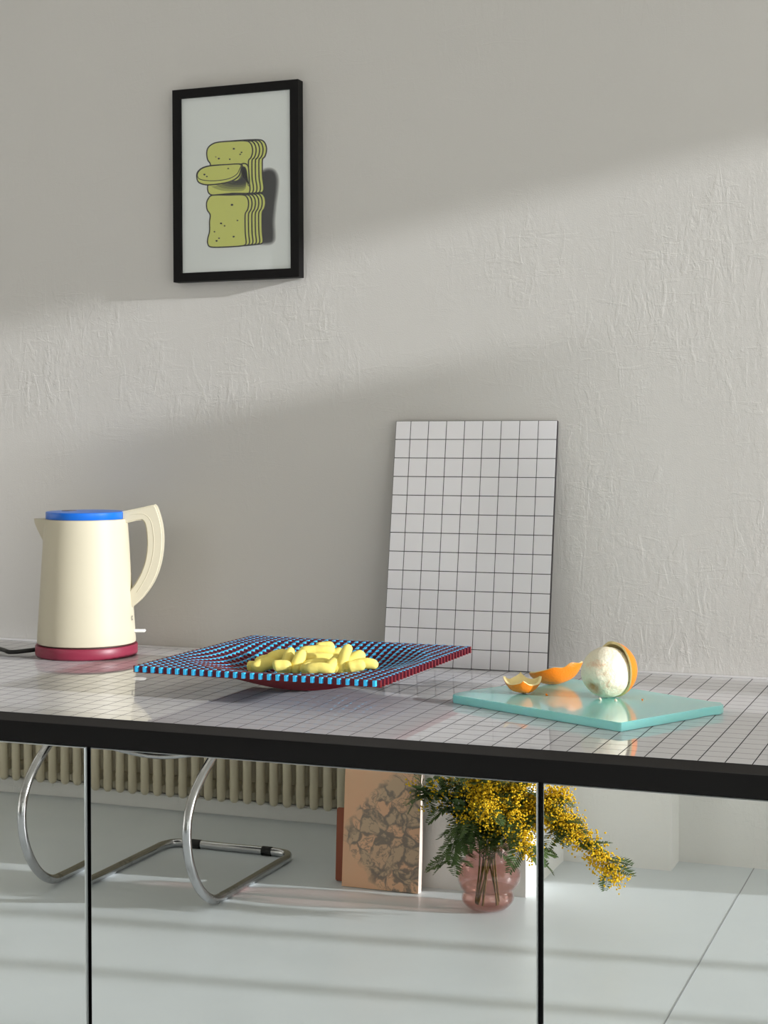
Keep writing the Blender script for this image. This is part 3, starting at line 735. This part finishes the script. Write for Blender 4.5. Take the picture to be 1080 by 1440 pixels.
# ------------------------------------------------------------------ mimosa branches
def leaf_frond(bm, base, dirv, L, up, rng, npin=15):
    """feathery bipinnate leaf: rachis with pinnae, each a row of leaflets"""
    d = dirv.normalized(); sd = d.cross(up).normalized(); nn = sd.cross(d)
    droop = rng.uniform(.1, .5)
    def pt(t_): return base + d * (L * t_) - Vector((0, 0, droop * L * t_ * t_ * .6))
    rp_ = [pt(k / 6) for k in range(7)]; tube(bm, rp_, [.0011 * (1 - .1 * k) for k in range(7)], 4, False)
    for k in range(npin):
        t_ = .10 + .88 * k / (npin - 1); b = pt(t_); pl_ = L * .42 * math.sin(math.pi * (.18 + .74 * t_)) ** .8
        for s in (-1, 1):
            pd = (d * .55 + sd * s + nn * rng.uniform(-.15, .25)).normalized(); e = b + pd * pl_
            wv_ = .0024; ac = pd.cross(nn).normalized()
            m1 = b + pd * pl_ * .35; m2 = b + pd * pl_ * .75
            q = [bm.verts.new(b), bm.verts.new(m1 + ac * wv_ + nn * .0008), bm.verts.new(m2 + ac * wv_ * .8), bm.verts.new(e), bm.verts.new(m2 - ac * wv_ * .8), bm.verts.new(m1 - ac * wv_ - nn * .0008)]
            bm.faces.new(q[:4]); bm.faces.new((q[0], q[3], q[4], q[5]))
ico = BM(); bmesh.ops.create_icosphere(ico, subdivisions=1, radius=1); IV = [v.co.copy() for v in ico.verts]; IF = [[v.index for v in f.verts] for f in ico.faces]; ico.free()
def ball(bm, c, r):
    vs = [bm.verts.new(c + v * r) for v in IV]
    for f in IF: bm.faces.new([vs[i] for i in f])
def vpt(px, py, y):     # place of a thing seen in the cabinet mirrors (mirror plane near y = 0)
    p = at(px, py, 1, -y + .004); return Vector((p.x, y, p.z))
branches = [  # tip px, tip py, y, bloom amount, label
    (592, 1112, -2.25, .12, 'mimosa branch reaching left over the marble slab edge'),
    (632, 1208, -2.22, .0, 'leafy mimosa branch drooping down left of the vase'),
    (640, 1100, -2.30, .25, 'mimosa branch rising left with dark ferny leaves'),
    (668, 1085, -2.22, 1.0, 'mimosa branch blooming upright above the vase, left of centre'),
    (705, 1075, -2.30, 1.2, 'mimosa branch blooming tallest in the middle'),
    (742, 1090, -2.20, 1.3, 'mimosa branch blooming upright, right of centre'),
    (785, 1120, -2.26, 1.0, 'mimosa branch reaching up to the right'),
    (805, 1165, -2.22, 1.2, 'mimosa branch leaning right at middle height'),
    (862, 1228, -2.20, 1.6, 'longest mimosa branch hanging far out to the right'),
    (745, 1195, -2.14, .9, 'short mimosa branch blooming low over the vase front'),
    (690, 1140, -2.15, .8, 'mimosa branch blooming in the middle front')]
for bi, (px, py, yy, bloom, lab) in enumerate(branches):
    rng = random.Random(40 + bi)
    tip = vpt(px, py, yy); a = rng.uniform(0, 6.28)
    foot = Vector((vx + .032 * math.cos(a), vy + .032 * math.sin(a), .016)); neck = Vector((vx + (tip.x - vx) * .12, vy + (tip.y - vy) * .12 + rng.uniform(-.015, .015), .185))
    if (Vector((neck.x, neck.y)) - Vector((vx, vy))).length > .05: neck.xy = Vector((vx, vy)) + (Vector((neck.x, neck.y)) - Vector((vx, vy))).normalized() * .048
    arch = .09 if tip.z < .30 else .03
    mid = neck.lerp(tip, .5) + Vector((0, 0, arch))
    path = spline([foot, neck, mid, tip], 10)
    b = thing('mimosa_branch', lab, 'flower branch', foot, 0, 'mimosa branches in the pink vase')
    rel = [p - foot for p in path]
    obj('stem', tube(BM(), rel, [.0026 - .0016 * k / (len(rel) - 1) for k in range(len(rel))], 6), M['stem'], b, 80)
    fo_ = BM(); bl_ = BM(); nb = 0
    L = len(rel)
    for k in range(L):
        t_ = k / (L - 1)
        if t_ < .33: continue
        ax = (rel[min(k + 1, L - 1)] - rel[k - 1]).normalized()
        for rep in range(2):
            dv = (ax * rng.uniform(.2, .9) + Vector((rng.uniform(-1, 1), rng.uniform(-1, 1), rng.uniform(-.7, .7)))).normalized()
            if rng.random() < (.75 if bloom < .5 else .42):
                leaf_frond(fo_, rel[k], dv, rng.uniform(.050, .088), Vector((rng.uniform(-.3, .3), rng.uniform(-.3, .3), 1)), rng)
        if t_ > .42 and bloom > 0:
            for sprig in range(int(5 * bloom + rng.random() * 1.2)):
                dv = (ax * .5 + Vector((rng.uniform(-1, 1), rng.uniform(-1, 1), rng.uniform(-.8, .9)))).normalized(); ll = rng.uniform(.025, .072) * (1.15 - .45 * t_)
                e = rel[k] + dv * ll; tube(fo_, [rel[k], rel[k] + dv * ll * .5 + Vector((0, 0, .003)), e], .0006, 3, False)
                for q in range(rng.randint(11, 17)):
                    c = rel[k] + dv * ll * rng.uniform(.25, 1.05) + Vector((rng.gauss(0, 1), rng.gauss(0, 1), rng.gauss(0, 1))) * .0095
                    ball(bl_, c, rng.uniform(.0022, .0033)); nb += 1
    f_ = obj('foliage', fo_, M['leaf'], b); f_['kind'] = 'stuff'
    if nb: q_ = obj('blossoms', bl_, M['blossom'], b, 180); q_['kind'] = 'stuff'
    else: bl_.free()
